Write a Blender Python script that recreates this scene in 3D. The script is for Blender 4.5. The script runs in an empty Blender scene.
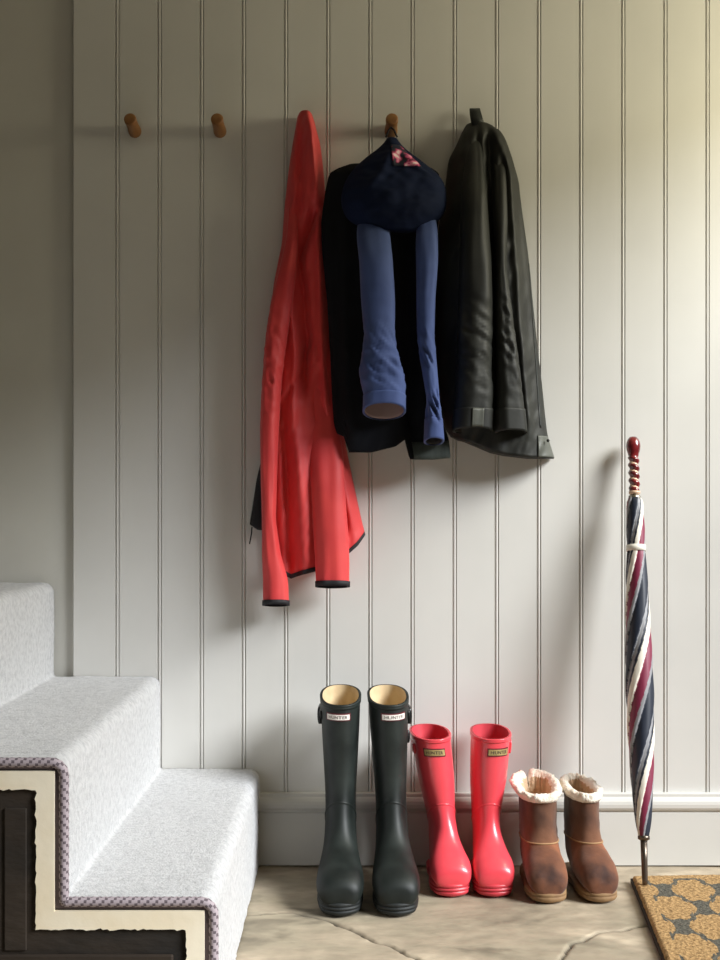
import bpy, math, random
import numpy as np
from mathutils import Vector, noise, Matrix
random.seed(7)
SC = bpy.context.scene
COL = SC.collection

# ---------------------------------------------------------------- measuring
F, D, PX, PY = 1200.0, 2.8, 348.0, 516.0      # focal length (px), distance to wall (m), principal point
H = 0.8100                                     # eye height
def W(px, py, w):
    """photo position at distance w in front of the back wall -> metres"""
    s = F / (D - w)
    return Vector(((px - PX) / s, -w, H - (py - PY) / s))
def sc_at(w): return F / (D - w)

# ---------------------------------------------------------------- materials
def lin(h):
    h = h.lstrip('#'); out = []
    for i in (0, 2, 4):
        c = int(h[i:i+2], 16) / 255
        out.append(c / 12.92 if c <= .04045 else ((c + .055) / 1.055) ** 2.4)
    return out + [1.0]
def mat(name, col, rough=.6, col2=None, nscale=8.0, detail=4, bump=0.0, bscale=200.0, bdist=.002,
        metallic=0.0, coat=0.0, sheen=0.0, spec=.5, stretch=None, lo=.35, hi=.65):
    m = bpy.data.materials.new(name); m.use_nodes = True
    nt = m.node_tree; b = nt.nodes['Principled BSDF']
    b.inputs['Roughness'].default_value = rough
    b.inputs['Metallic'].default_value = metallic
    b.inputs['Coat Weight'].default_value = coat
    b.inputs['Coat Roughness'].default_value = .15
    b.inputs['Sheen Weight'].default_value = sheen
    b.inputs['Specular IOR Level'].default_value = spec
    tc = nt.nodes.new('ShaderNodeTexCoord'); src = tc.outputs['Object']
    if stretch:
        mp = nt.nodes.new('ShaderNodeMapping'); mp.inputs['Scale'].default_value = stretch
        nt.links.new(src, mp.inputs['Vector']); src = mp.outputs['Vector']
    if col2:
        n = nt.nodes.new('ShaderNodeTexNoise'); n.inputs['Scale'].default_value = nscale
        n.inputs['Detail'].default_value = detail
        r = nt.nodes.new('ShaderNodeValToRGB')
        r.color_ramp.elements[0].position = lo; r.color_ramp.elements[1].position = hi
        r.color_ramp.elements[0].color = lin(col); r.color_ramp.elements[1].color = lin(col2)
        nt.links.new(src, n.inputs['Vector']); nt.links.new(n.outputs['Fac'], r.inputs['Fac'])
        nt.links.new(r.outputs['Color'], b.inputs['Base Color'])
    else:
        b.inputs['Base Color'].default_value = lin(col)
    if bump:
        n2 = nt.nodes.new('ShaderNodeTexNoise'); n2.inputs['Scale'].default_value = bscale
        n2.inputs['Detail'].default_value = 3
        bp = nt.nodes.new('ShaderNodeBump'); bp.inputs['Strength'].default_value = bump
        bp.inputs['Distance'].default_value = bdist
        nt.links.new(src, n2.inputs['Vector']); nt.links.new(n2.outputs['Fac'], bp.inputs['Height'])
        nt.links.new(bp.outputs['Normal'], b.inputs['Normal'])
    return m

M = {}
M['wall'] = mat('painted_boards', '#d2d0cb', .55, '#d9d7d2', 3, bump=.08, bscale=60, bdist=.001)
M['plaster'] = mat('painted_plaster', '#cfccc3', .7, '#d6d4cb', 3, bump=.15, bscale=40, bdist=.001)
M['trim'] = mat('painted_skirting', '#cfcdc6', .45, '#d6d4ce', 4, bump=.05, bscale=50, bdist=.001)
M['ceil'] = mat('ceiling_paint', '#c9c6bc', .8)
M['peg'] = mat('turned_beech', '#a07240', .5, '#7d5229', 30, stretch=(1, .15, 1))
M['red'] = mat('red_ripstop', '#d2383b', .6, '#db413f', 12, bump=.12, bscale=500, bdist=.0006, sheen=.1)
M['blacktrim'] = mat('black_binding', '#17141a', .7)
M['navybody'] = mat('dark_navy_shell', '#06070c', .85, '#0a0c14', 10, spec=.25, bump=.1, bscale=400, bdist=.0006)
M['navyhood'] = mat('navy_hood_cotton', '#0c1730', .85, '#101c3a', 10, spec=.2, bump=.1, bscale=400, bdist=.0006)
M['navy'] = mat('navy_cotton', '#3b4d80', .8, '#46598f', 14, bump=.15, bscale=400, bdist=.0006, sheen=.1)
M['cufflining'] = mat('mauve_lining', '#8d7775', .8)
M['ribhem'] = mat('grey_green_rib', '#2b322e', .85, '#3d4440', 60, stretch=(1, 1, .05), bump=.4, bscale=250, bdist=.002)
M['wax'] = mat('waxed_cotton', '#141513', .6, '#262722', 9, spec=.4, bump=.2, bscale=90, bdist=.0015)
M['waxlight'] = mat('faded_waxed_cotton', '#575952', .5, '#464841', 12, bump=.2, bscale=90, bdist=.0015)
M['waxstrap'] = mat('greenish_black_loop', '#141a18', .5)
M['cord'] = mat('dark_corduroy', '#2a241f', .8)
M['green'] = mat('dark_green_rubber', '#0d1311', .52, '#2a302d', 12, detail=8, spec=.35, bump=.08, bscale=120, bdist=.0008, lo=.4, hi=.75)
M['greensole'] = mat('green_black_rubber', '#101413', .65, '#1b2020', 20)
M['canvas'] = mat('cream_canvas_lining', '#d9c29c', .85, '#c9b08a', 30)
M['label'] = mat('white_label', '#ebe4dc', .5)
M['labelred'] = mat('red_label_edge', '#5e1a22', .5)
M['labelink'] = mat('dark_label_ink', '#3a302e', .6)
M['buckle'] = mat('black_buckle', '#0c0d0e', .35)
M['pink'] = mat('coral_pink_rubber', '#e3444f', .32, '#e64a55', 8, coat=.25)
M['pinksole'] = mat('coral_pink_sole', '#d0404b', .4)
M['pinklining'] = mat('pink_inner', '#c93c48', .6)
M['brass'] = mat('olive_gold_label', '#8d7a4e', .5, '#a8935f', 40)
M['suede'] = mat('chestnut_suede', '#3a2015', .85, '#7a4c2e', 9, detail=6, bump=.25, bscale=160, bdist=.0015, sheen=.25)
M['suedefoot'] = mat('worn_chestnut_suede', '#3a1d12', .8, '#8a5230', 11, detail=6, bump=.25, bscale=160, bdist=.0015, sheen=.2)
M['uggsole'] = mat('tan_foam_sole', '#836444', .75, '#93744f', 40, bump=.2, bscale=150)
M['thread'] = mat('tan_seam', '#a8835c', .8)
M['wool'] = mat('cream_sheepskin', '#efdfc8', .95, '#f6ebdc', 40, bump=.9, bscale=120, bdist=.006, sheen=.3)
M['wooldark'] = mat('inner_wool', '#bf9f80', .95, '#d3b796', 40, bump=.8, bscale=120, bdist=.006)
M['u_navy'] = mat('navy_silk', '#1b2231', .5); M['u_grey'] = mat('grey_silk', '#8f8f93', .5)
M['u_white'] = mat('ivory_silk', '#e8e2d4', .5); M['u_burg'] = mat('burgundy_silk', '#7b2440', .5)
M['handle'] = mat('burgundy_lacquer', '#4e1016', .2, '#7d2426', 50, coat=.6)
M['horn'] = mat('pale_horn', '#d9b79a', .3)
M['steel'] = mat('worn_steel', '#a9a49c', .28, metallic=1.0)
M['darksteel'] = mat('bronzed_steel', '#6d6258', .35, metallic=.9)
M['carpet'] = mat('white_wool_loop', '#b4b4b6', .95, '#cccccd', 90, detail=5, bump=.7, bscale=260, bdist=.004, sheen=.15, lo=.3, hi=.6)
M['binda'] = mat('mauve_whipping', '#aa9da2', .85); M['bindb'] = mat('dark_whipping_and_edge_shade', '#655a5f', .9)
M['cream'] = mat('old_cream_paint', '#ecdcbd', .6, '#f5ead2', 9, bump=.3, bscale=60, bdist=.002)
M['darkwood'] = mat('dark_stained_wood', '#17130f', .75, '#2f251b', 7, detail=7, bump=.5, bscale=40, bdist=.006, stretch=(.6, 1, 1.4))
M['darkrail'] = mat('dark_brown_rail', '#241b13', .7, '#372a1d', 8, detail=7, bump=.4, bscale=40, bdist=.004, stretch=(.3, 1, 2))
M['door'] = mat('door_frame_paint', '#dcd9d0', .5)

def floor_mat():
    m = bpy.data.materials.new('sandstone_flags'); m.use_nodes = True
    nt = m.node_tree; N = nt.nodes; L = nt.links; b = N['Principled BSDF']; b.inputs['Roughness'].default_value = .7
    tc = N.new('ShaderNodeTexCoord')
    mp = N.new('ShaderNodeMapping'); mp.inputs['Scale'].default_value = (1, 1.6, 1); L.new(tc.outputs['Object'], mp.inputs['Vector'])
    n1 = N.new('ShaderNodeTexNoise'); n1.inputs['Scale'].default_value = 3.2; n1.inputs['Detail'].default_value = 8; n1.inputs['Distortion'].default_value = 1.2
    r1 = N.new('ShaderNodeValToRGB'); cr = r1.color_ramp
    cr.elements[0].position = .34; cr.elements[0].color = lin('#857b69'); cr.elements[1].position = .7; cr.elements[1].color = lin('#cfbfa6')
    for p, c in ((.45, '#aa9e88'), (.56, '#b3a48e')):
        e = cr.elements.new(p); e.color = lin(c)
    n2 = N.new('ShaderNodeTexNoise'); n2.inputs['Scale'].default_value = 22; n2.inputs['Detail'].default_value = 8
    r2 = N.new('ShaderNodeValToRGB'); r2.color_ramp.elements[0].position = .3; r2.color_ramp.elements[0].color = (.72, .72, .72, 1); r2.color_ramp.elements[1].position = .65
    mx = N.new('ShaderNodeMix'); mx.data_type = 'RGBA'; mx.blend_type = 'MULTIPLY'; mx.inputs[0].default_value = .75
    at = N.new('ShaderNodeAttribute'); at.attribute_name = 'joint'
    mj = N.new('ShaderNodeMix'); mj.data_type = 'RGBA'; mj.inputs[7].default_value = lin('#3a352b')
    L.new(mp.outputs['Vector'], n1.inputs['Vector']); L.new(n1.outputs['Fac'], r1.inputs['Fac'])
    L.new(mp.outputs['Vector'], n2.inputs['Vector']); L.new(n2.outputs['Fac'], r2.inputs['Fac'])
    L.new(r1.outputs['Color'], mx.inputs[6]); L.new(r2.outputs['Color'], mx.inputs[7])
    L.new(mx.outputs[2], mj.inputs[6]); L.new(at.outputs['Fac'], mj.inputs[0])
    L.new(mj.outputs[2], b.inputs['Base Color'])
    bp = N.new('ShaderNodeBump'); bp.inputs['Strength'].default_value = .5; bp.inputs['Distance'].default_value = .006
    L.new(n2.outputs['Fac'], bp.inputs['Height']); L.new(bp.outputs['Normal'], b.inputs['Normal'])
    return m
M['floor'] = floor_mat()

def mat_coir():
    m = bpy.data.materials.new('coir_trellis'); m.use_nodes = True
    nt = m.node_tree; N = nt.nodes; L = nt.links; b = N['Principled BSDF']; b.inputs['Roughness'].default_value = .95
    tc = N.new('ShaderNodeTexCoord'); sx = N.new('ShaderNodeSeparateXYZ'); L.new(tc.outputs['Object'], sx.inputs[0])
    def op(o, a, c=None, clamp=False):
        n = N.new('ShaderNodeMath'); n.operation = o; n.use_clamp = clamp
        for i, v in enumerate((a, c)):
            if v is None: continue
            if isinstance(v, (int, float)): n.inputs[i].default_value = v
            else: L.new(v, n.inputs[i])
        return n.outputs[0]
    A, B = .12, .226
    wob = N.new('ShaderNodeTexNoise'); wob.inputs['Scale'].default_value = 90; L.new(tc.outputs['Object'], wob.inputs['Vector'])
    wv = op('MULTIPLY', op('SUBTRACT', wob.outputs['Fac'], .5), .010)
    ux = op('SUBTRACT', sx.outputs['X'], op('MULTIPLY', sx.outputs['Y'], .115))
    u = op('ADD', op('SUBTRACT', ux, .0573), wv)
    v = op('ADD', op('SUBTRACT', op('MULTIPLY', sx.outputs['Y'], -1), .107), wv)
    cu = op('COSINE', op('MULTIPLY', u, 2*math.pi/A)); cv = op('COSINE', op('MULTIPLY', op('ADD', v, B/2), 2*math.pi/B))
    f = op('ABSOLUTE', op('ADD', cu, cv))
    ac = op('ABSOLUTE', cu)
    th = op('ADD', op('ADD', op('MULTIPLY', op('POWER', ac, 5), .55), .17), op('MULTIPLY', op('LESS_THAN', ac, .24), .34))
    line = op('LESS_THAN', f, th)
    inb = op('MULTIPLY', op('GREATER_THAN', ux, .026), op('GREATER_THAN', op('MULTIPLY', sx.outputs['Y'], -1), .024))
    fac = op('MULTIPLY', line, inb)
    n2 = N.new('ShaderNodeTexNoise'); n2.inputs['Scale'].default_value = 130; n2.inputs['Detail'].default_value = 5; L.new(tc.outputs['Object'], n2.inputs['Vector'])
    r = N.new('ShaderNodeValToRGB'); r.color_ramp.elements[0].color = lin('#86683f'); r.color_ramp.elements[0].position = .32
    r.color_ramp.elements[1].color = lin('#c19b68'); r.color_ramp.elements[1].position = .62
    L.new(n2.outputs['Fac'], r.inputs['Fac'])
    r3 = N.new('ShaderNodeValToRGB'); r3.color_ramp.elements[0].color = lin('#3a3833'); r3.color_ramp.elements[0].position = .3
    r3.color_ramp.elements[1].color = lin('#6f6a5c'); r3.color_ramp.elements[1].position = .7
    L.new(n2.outputs['Fac'], r3.inputs['Fac'])
    mx = N.new('ShaderNodeMix'); mx.data_type = 'RGBA'
    L.new(fac, mx.inputs[0]); L.new(r.outputs['Color'], mx.inputs[6]); L.new(r3.outputs['Color'], mx.inputs[7])
    L.new(mx.outputs[2], b.inputs['Base Color'])
    bp = N.new('ShaderNodeBump'); bp.inputs['Strength'].default_value = .8; bp.inputs['Distance'].default_value = .006
    L.new(n2.outputs['Fac'], bp.inputs['Height']); L.new(bp.outputs['Normal'], b.inputs['Normal'])
    return m
M['coir'] = mat_coir()
M['matback'] = mat('dark_rubber_backing', '#2b201a', .9)

def mat_floral():
    m = bpy.data.materials.new('floral_lining'); m.use_nodes = True
    nt = m.node_tree; N = nt.nodes; L = nt.links; b = N['Principled BSDF']; b.inputs['Roughness'].default_value = .7
    tc = N.new('ShaderNodeTexCoord')
    n = N.new('ShaderNodeTexNoise'); n.inputs['Scale'].default_value = 45; n.inputs['Detail'].default_value = 1.5; n.inputs['Distortion'].default_value = .8
    r = N.new('ShaderNodeValToRGB'); r.color_ramp.interpolation = 'CONSTANT'
    cr = r.color_ramp; cr.elements[0].color = lin('#141a30'); cr.elements[0].position = 0
    cr.elements[1].color = lin('#7a2345'); cr.elements[1].position = .47
    for p, c in ((.52, '#c8507f'), (.58, '#e58aa8'), (.65, '#f2d6da')):
        e = cr.elements.new(p); e.color = lin(c)
    L.new(tc.outputs['Object'], n.inputs['Vector']); L.new(n.outputs['Fac'], r.inputs['Fac']); L.new(r.outputs['Color'], b.inputs['Base Color'])
    return m
M['floral'] = mat_floral()

# ---------------------------------------------------------------- object helpers
def mesh(name, verts, faces, material, parent=None, smooth=True, fmats=None):
    me = bpy.data.meshes.new(name)
    org = Vector(parent['_w']) if parent is not None and '_w' in parent else Vector((0, 0, 0))
    me.from_pydata([tuple(Vector(v) - org) for v in verts], [], faces)
    mats = material if isinstance(material, list) else [material]
    for m in mats: me.materials.append(m)
    if fmats: me.polygons.foreach_set('material_index', fmats)
    me.polygons.foreach_set('use_smooth', [smooth] * len(me.polygons))
    me.update(); me.validate()
    o = bpy.data.objects.new(name, me); COL.objects.link(o)
    if parent is not None: o.parent = parent
    import bmesh
    bm = bmesh.new(); bm.from_mesh(me); bmesh.ops.recalc_face_normals(bm, faces=bm.faces); bm.to_mesh(me); bm.free()
    return o
def thing(name, label, cat, loc, group=None, world=True):
    o = bpy.data.objects.new(name, None); COL.objects.link(o)
    o.location = loc; o.empty_display_size = .05
    o['label'] = label; o['category'] = cat
    if group: o['group'] = group
    if world: o['_w'] = [float(c) for c in loc]     # children are given in world metres
    return o
def child_org(o):                                   # sub-parts share their part's origin
    return o
def sub(part, thing_):
    if '_w' in thing_: part['_w'] = list(thing_['_w'])
    return part
def tag(o, label, cat, group=None):
    o['label'] = label; o['category'] = cat
    if group: o['group'] = group
    return o
def structure(o): o['kind'] = 'structure'; return o
class MB:
    def __init__(s): s.v = []; s.f = []; s.m = []
    def add(s, vs, fs, mi=0):
        n = len(s.v); s.v += [tuple(v) for v in vs]; s.f += [[i + n for i in f] for f in fs]; s.m += [mi] * len(fs)
    def box(s, a, b, mi=0):
        x0, y0, z0 = a; x1, y1, z1 = b
        s.add([(x0,y0,z0),(x1,y0,z0),(x1,y1,z0),(x0,y1,z0),(x0,y0,z1),(x1,y0,z1),(x1,y1,z1),(x0,y1,z1)],
              [[0,3,2,1],[4,5,6,7],[0,1,5,4],[1,2,6,5],[2,3,7,6],[3,0,4,7]], mi)
    def rings(s, R, closed=True, cap0=False, cap1=False, mi=0, mfun=None):
        n = len(R[0]); base = len(s.v)
        for r in R: s.v += [tuple(p) for p in r]
        for i in range(len(R) - 1):
            for j in range(n if closed else n - 1):
                k = (j + 1) % n
                s.f.append([base+i*n+j, base+i*n+k, base+(i+1)*n+k, base+(i+1)*n+j])
                s.m.append(mfun(i, j) if mfun else mi)
        if cap0: s.f.append([base + j for j in range(n)][::-1]); s.m.append(mi)
        if cap1: s.f.append([base + (len(R)-1)*n + j for j in range(n)]); s.m.append(mi)
    def build(s, name, material, parent=None, smooth=True):
        return mesh(name, s.v, s.f, material, parent, smooth, s.m if isinstance(material, list) else None)
def bevel(o, w, seg=2):
    m = o.modifiers.new('bevel', 'BEVEL'); m.width = w; m.segments = seg; m.limit_method = 'ANGLE'; return o
def frame_of(d):
    d = d.normalized(); a = Vector((0, 0, 1)) if abs(d.z) < .9 else Vector((1, 0, 0))
    x = d.cross(a).normalized(); return x, d.cross(x).normalized()
def tube(mb, pts, rad, n=10, cap=True, mi=0, mfun=None):
    pts = [Vector(p) for p in pts]; R = []
    px_ = None
    for i, p in enumerate(pts):
        d = (pts[min(i+1, len(pts)-1)] - pts[max(i-1, 0)]).normalized()
        if px_ is None: x, y = frame_of(d)
        else:
            x = (px_ - d * px_.dot(d)).normalized(); y = d.cross(x)
        px_ = x; r = rad[i] if isinstance(rad, (list, tuple)) else rad
        R.append([p + x*(r*math.cos(2*math.pi*j/n)) + y*(r*math.sin(2*math.pi*j/n)) for j in range(n)])
    mb.rings(R, True, cap, cap, mi, mfun)
def cat(pts, n):
    """Catmull-Rom through rows of numbers"""
    P = np.array(pts, float); out = []
    m = len(P)
    for k in range(n + 1):
        t = k * (m - 1) / n; i = min(int(t), m - 2); f = t - i
        p0, p1, p2, p3 = P[max(i-1, 0)], P[i], P[i+1], P[min(i+2, m-1)]
        out.append(.5*((2*p1) + (p2-p0)*f + (2*p0-5*p1+4*p2-p3)*f*f + (3*p1-p0-3*p2+p3)*f**3))
    return np.array(out)
def nz(x, y, z=0.0): return noise.noise(Vector((x, y, z)))

# ================================================================ THE SETTING
X0 = (73 - PX) / 428.57
XR = 1.45; ZC = 2.55; YF = -3.6
def build_walls():
    prof = []
    g = (286 - PX) / 428.57; step = .09837
    k0 = math.ceil((X0 + .02 - g) / step)
    prof = [(X0, .012), (X0, .0015), (X0 + .0015, 0)]
    k = k0
    while g + k*step < XR - .02:
        c = g + k*step
        for dx, dy in ((-5.2,0),(-4.4,.004),(-2.9,.004),(-2.3,.0008),(-1.2,-.0001),(0,-.0004),(1.2,-.0001),(2.3,.0008),(2.9,.004),(4.4,.004),(5.2,0)):
            prof.append((c + dx/1000, dy))
        k += 1
    prof += [(XR + .1, 0), (XR + .1, .10), (X0, .10)]
    mb = MB()
    mb.rings([[(x, y, z) for x, y in prof] for z in (0, ZC)], True, True, True)
    structure(mb.build('wall_back', M['wall'], smooth=False))
    mb = MB(); mb.box((-2.2, .015, 0), (X0, .10, ZC)); structure(mb.build('wall_left', M['plaster'], smooth=False))
    mb = MB()
    y0, y1, zt = DOOR
    mb.box((XR, y0, 0), (XR + .12, 0, ZC)); mb.box((XR, YF, 0), (XR + .12, y1, ZC)); mb.box((XR, y1, zt), (XR + .12, y0, ZC))
    structure(mb.build('wall_right', M['plaster'], smooth=False))
    mb = MB(); f = .07
    mb.box((XR - .015, y0, 0), (XR, y0 + f, zt + f)); mb.box((XR - .015, y1 - f, 0), (XR, y1, zt + f)); mb.box((XR - .015, y1, zt), (XR, y0, zt + f))
    structure(mb.build('trim_1', M['door'], smooth=False))
    mb = MB(); mb.box((-2.2, YF, ZC), (XR + .12, .1, ZC + .08)); structure(mb.build('ceiling', M['ceil'], smooth=False))
    # skirting board
    p = [(0, 0), (-.018, 0), (-.018, .121), (-.0155, .123), (-.0155, .126), (-.021, .128), (-.0245, .134), (-.025, .142), (-.0235, .149), (-.019, .155), (-.0145, .158), (-.0145, .164), (-.013, .166), (0, .166)]
    mb = MB(); mb.rings([[(x, y, z) for y, z in p] for x in (-.22, XR)], True, True, True)
    structure(mb.build('baseboard_back', M['trim'], smooth=False))
DOOR = (-.12, -2.85, 2.06)
build_walls()

def build_floor():
    joints = []
    def gj(*pts):      # photo points on the floor plane
        out = []
        for px, py in pts:
            s = (py - PY) / H; w = D - F / s
            out.append(((px - PX) / s, -w))
        joints.append(out)
    gj((150, 905), (240, 912), (296, 911), (318, 918), (336, 922), (352, 928), (372, 938), (392, 945), (415, 957), (440, 975))
    gj((592, 934), (610, 929), (634, 925), (690, 921), (760, 918))
    gj((592, 934), (572, 942), (560, 958), (556, 980))
    gj((440, 975), (556, 980))
    def seg(px, py, a, b):
        ax, ay = a; bx, by = b; dx, dy = bx-ax, by-ay
        t = np.clip(((px-ax)*dx + (py-ay)*dy) / (dx*dx+dy*dy), 0, 1)
        return np.hypot(px-ax-t*dx, py-ay-t*dy)
    xs = np.arange(-.30, 1.3, .0038); ys = np.arange(0.0, -.8, -.0038)
    GX, GY = np.meshgrid(xs, ys)
    WX = GX + np.array([[.008*nz(x*14, y*14) + .004*nz(x*50, y*50) for x in xs] for y in ys])
    WY = GY + np.array([[.014*nz(x*14+9, y*14) + .006*nz(x*50+5, y*50) for x in xs] for y in ys])
    dist = np.full(GX.shape, 9.0)
    for j in joints:
        for a, b in zip(j, j[1:]): dist = np.minimum(dist, seg(WX, WY, a, b))
    relief = np.array([[.0022*nz(x*5, y*8, 3) + .0012*nz(x*22, y*30, 1) for x in xs] for y in ys])
    fade = np.clip(np.minimum.reduce([(GX+.30)/.05, (1.29-GX)/.05, (GY+.79)/.05]), 0, 1)
    Z = -.0035 + relief*fade - .006*np.exp(-(dist/.004)**2)*fade
    ny, nx = GX.shape
    v = [(GX[i, j], GY[i, j], Z[i, j]) for i in range(ny) for j in range(nx)]
    f = [[i*nx+j, i*nx+j+1, (i+1)*nx+j+1, (i+1)*nx+j] for i in range(ny-1) for j in range(nx-1)]
    att = list(np.exp(-(dist/.0030)**2).ravel())
    # plain surround out to the walls
    b = len(v); x0, x1, y1 = xs[0], xs[-1], ys[-1]
    v += [(-2.2, .1, -.0035), (x0, .1, -.0035), (x0, YF, -.0035), (-2.2, YF, -.0035), (x1, y1, -.0035), (x0, y1, -.0035), (x1, YF, -.0035), (XR+.12, YF, -.0035), (XR+.12, .1, -.0035), (x1, .1, -.0035)]
    f += [[b, b+3, b+2, b+5, b+1], [b+5, b+2, b+6, b+4], [b+4, b+6, b+7, b+8, b+9]]
    att += [0.0]*10
    # body below
    c = len(v); v += [(-2.2, .1, -.10), (XR+.12, .1, -.10), (XR+.12, YF, -.10), (-2.2, YF, -.10)]; f += [[c, c+1, c+2, c+3]]; att += [0]*4
    o = mesh('floor', v, f, M['floor']); structure(o)
    a = o.data.attributes.new('joint', 'FLOAT', 'POINT'); a.data.foreach_set('value', att)
build_floor()

# ================================================================ STAIRS
RISE = [.222, .437, .656, .876, 1.096]; NOSE = [-.205, -.436, -.684, -.920, -1.16, -1.40]
SW = .952
def profile(d, z0=0.0):
    """stair outline (x,z) from the floor up, moved d metres into the stair"""
    pts = [(NOSE[0]-d, z0)]
    for k in range(5):
        pts.append((NOSE[k]-d, RISE[k]-d)); pts.append((NOSE[k+1]-d, RISE[k]-d))
    return pts
def rounded(pts, rc, rv, n=7):
    out = [Vector(pts[0])]
    for i in range(1, len(pts)-1):
        p, a, b = Vector(pts[i]), Vector(pts[i-1]), Vector(pts[i+1])
        r = rc if i % 2 == 1 else rv
        da, db = (a-p).normalized(), (b-p).normalized()
        c = p + (da+db)*r
        for k in range(n+1):
            t = k/n*math.pi/2
            out.append(c - db*r*math.cos(t) - da*r*math.sin(t))
    out.append(Vector(pts[-1])); return out
def resample(pts, step):
    out = [pts[0]]
    for a, b in zip(pts, pts[1:]):
        n = max(1, int((b-a).length/step))
        for k in range(1, n+1): out.append(a.lerp(b, k/n))
    return out
def build_stairs():
    T = .019
    # masonry / timber body of the stair
    p = profile(T); poly = p + [(p[-1][0], 0.0)]
    mb = MB(); mb.rings([[(x, y, z) for x, z in poly] for y in (-.001, -SW + .004)], True, True, True)
    st = mb.build('staircase', M['darkwood'], smooth=False)
    structure(st)
    # worn cream painted edge following the steps, on the side of the stair
    mb = MB(); po = profile(T - .003); pi = profile(T + .025)
    outer = resample([Vector(q) for q in po[:8]], .006)
    inner = []
    lens = [0]
    for i in range(7):
        a, b = Vector(po[i]), Vector(po[i+1]); c, d = Vector(pi[i]), Vector(pi[i+1])
        if i == 0: c = Vector((pi[0][0], 0))
        n = max(1, int((b-a).length/.006))
        if i == 0: inner.append(c)
        for k in range(1, n+1): inner.append(c.lerp(d, k/n))
    pts2 = []
    for i, (q, o) in enumerate(zip(inner, outer)):
        j = .004*nz(i*.35, 1) + .003*nz(i*.9, 7) + (.010*max(0, nz(i*.55, 4)-.25))
        dirn = (q-o); q2 = q + dirn.normalized()*j if dirn.length else q
        pts2.append(q2)
    y0, y1 = -SW + .004, -SW - .003
    R = []
    for o, q in zip(outer, pts2):
        R.append([(o.x, y0, o.y-.004), (o.x, y1, o.y-.004), (q.x, y1, q.y-.004), (q.x, y0, q.y-.004)])
    mb.rings(R, True, True, True)
    e = mb.build('painted_edge', M['cream'], st, smooth=False); e['label'] = 'chipped cream paint along the stair side'
    mb = MB(); mb.box((NOSE[4], -SW + .004, 0), (NOSE[0] - T - .045, -SW - .002, .135))
    bevel(mb.build('bottom_rail', M['darkrail'], st, smooth=False), .004)
    mb = MB(); mb.box((NOSE[4], -SW + .004, .15), (NOSE[1] - T - .085, -SW, .24)); mb.box((NOSE[1]-T-.075, -SW+.004, .14), (NOSE[1]-T-.040, -SW, .36))
    bevel(mb.build('side_board', M['darkwood'], st, smooth=False), .004)
    # carpet
    root = thing('stair_carpet', 'pale white wool carpet covering the steps of the staircase', 'carpet', (NOSE[0], -SW/2, 0))
    out = resample(rounded(profile(0, .001), .026, .006), .008)
    inn = rounded(profile(T - .001, .001), .012, .006)
    ys = [-.002 - (SW - .006)*k/110 for k in range(111)]
    R = []
    nrm = []
    for i, q in enumerate(out):
        a, b = out[max(i-1, 0)], out[min(i+1, len(out)-1)]; d = (b-a).normalized(); nrm.append(Vector((d.y, -d.x)))
    for y in ys:
        R.append([(q.x + n.x*h, y, q.y + n.y*h) for q, n in zip(out, nrm) for h in (.0012*nz(q.x*120, y*120, q.y*120) + .0022*nz(q.x*14, y*14, q.y*14) - .001,)])
    mb = MB(); mb.rings(R, False)
    # back face and edges
    n = len(out); base0, baseN = 0, (len(R)-1)*n
    pin = [(NOSE[0]-T+.001, .001)] + [(q.x, q.y) for q in inn[1:]]
    ri = [[(x, y, z) for x, z in pin] for y in (ys[0], ys[-1])]
    b = len(mb.v); m_ = len(pin); mb.rings(ri, False)
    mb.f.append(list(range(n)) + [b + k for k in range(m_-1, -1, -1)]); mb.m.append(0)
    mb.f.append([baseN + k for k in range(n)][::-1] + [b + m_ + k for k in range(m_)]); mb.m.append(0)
    mb.m[-1] = 1  # front cut edge gets the dark binding colour, painting in a shadow line
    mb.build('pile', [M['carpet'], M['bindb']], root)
    # whipped edge
    path = resample(rounded([(x, z) for x, z in profile(.002, .008)], .020, .004), .0045)
    mb = MB(); yb = -SW + .003
    pts = [(q.x, yb, q.y-.005) for q in path if q.y > .0135]
    rad = [.0080 if i % 2 else .0072 for i in range(len(pts))]
    tube(mb, pts, rad, 10, True, 0, lambda i, j: 1 if (i + j) % 3 == 0 else 0)
    w = mb.build('whipped_edge', [M['binda'], M['bindb']], root); w['label'] = 'mauve whipped binding'
build_stairs()

# ================================================================ PEGS
def peg(px, label):
    base = W(px, 131.5, 0); s = 428.57
    root = thing('coat_peg', label, 'peg', base, 'wooden coat pegs on the wall')
    d = Vector((0, -1, .12)).normalized(); x, y = frame_of(d)
    prof = [(-.004, .0), (-.004, .0150), (.004, .0152), (.012, .0148), (.025, .0138), (.045, .0134), (.058, .0142), (.064, .0142), (.0665, .0128), (.0672, .010), (.0672, 0)]
    mb = MB()
    mb.rings([[base + d*t + x*(max(r, .0004)*math.cos(a)) + y*(max(r, .0004)*math.sin(a)) for a in [2*math.pi*k/28 for k in range(28)]] for t, r in prof], True, True, True)
    o = mb.build('dowel', M['peg'], root)
    e = o.modifiers.new('e', 'EDGE_SPLIT'); e.split_angle = math.radians(50)
    return root
peg(135, 'bare wooden coat peg on the wall, the left one of the empty pair')
peg(220, 'bare wooden coat peg nearest the red jacket, right one of the empty pair')
peg(391, 'wooden coat peg sticking out above the navy jacket')

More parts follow.
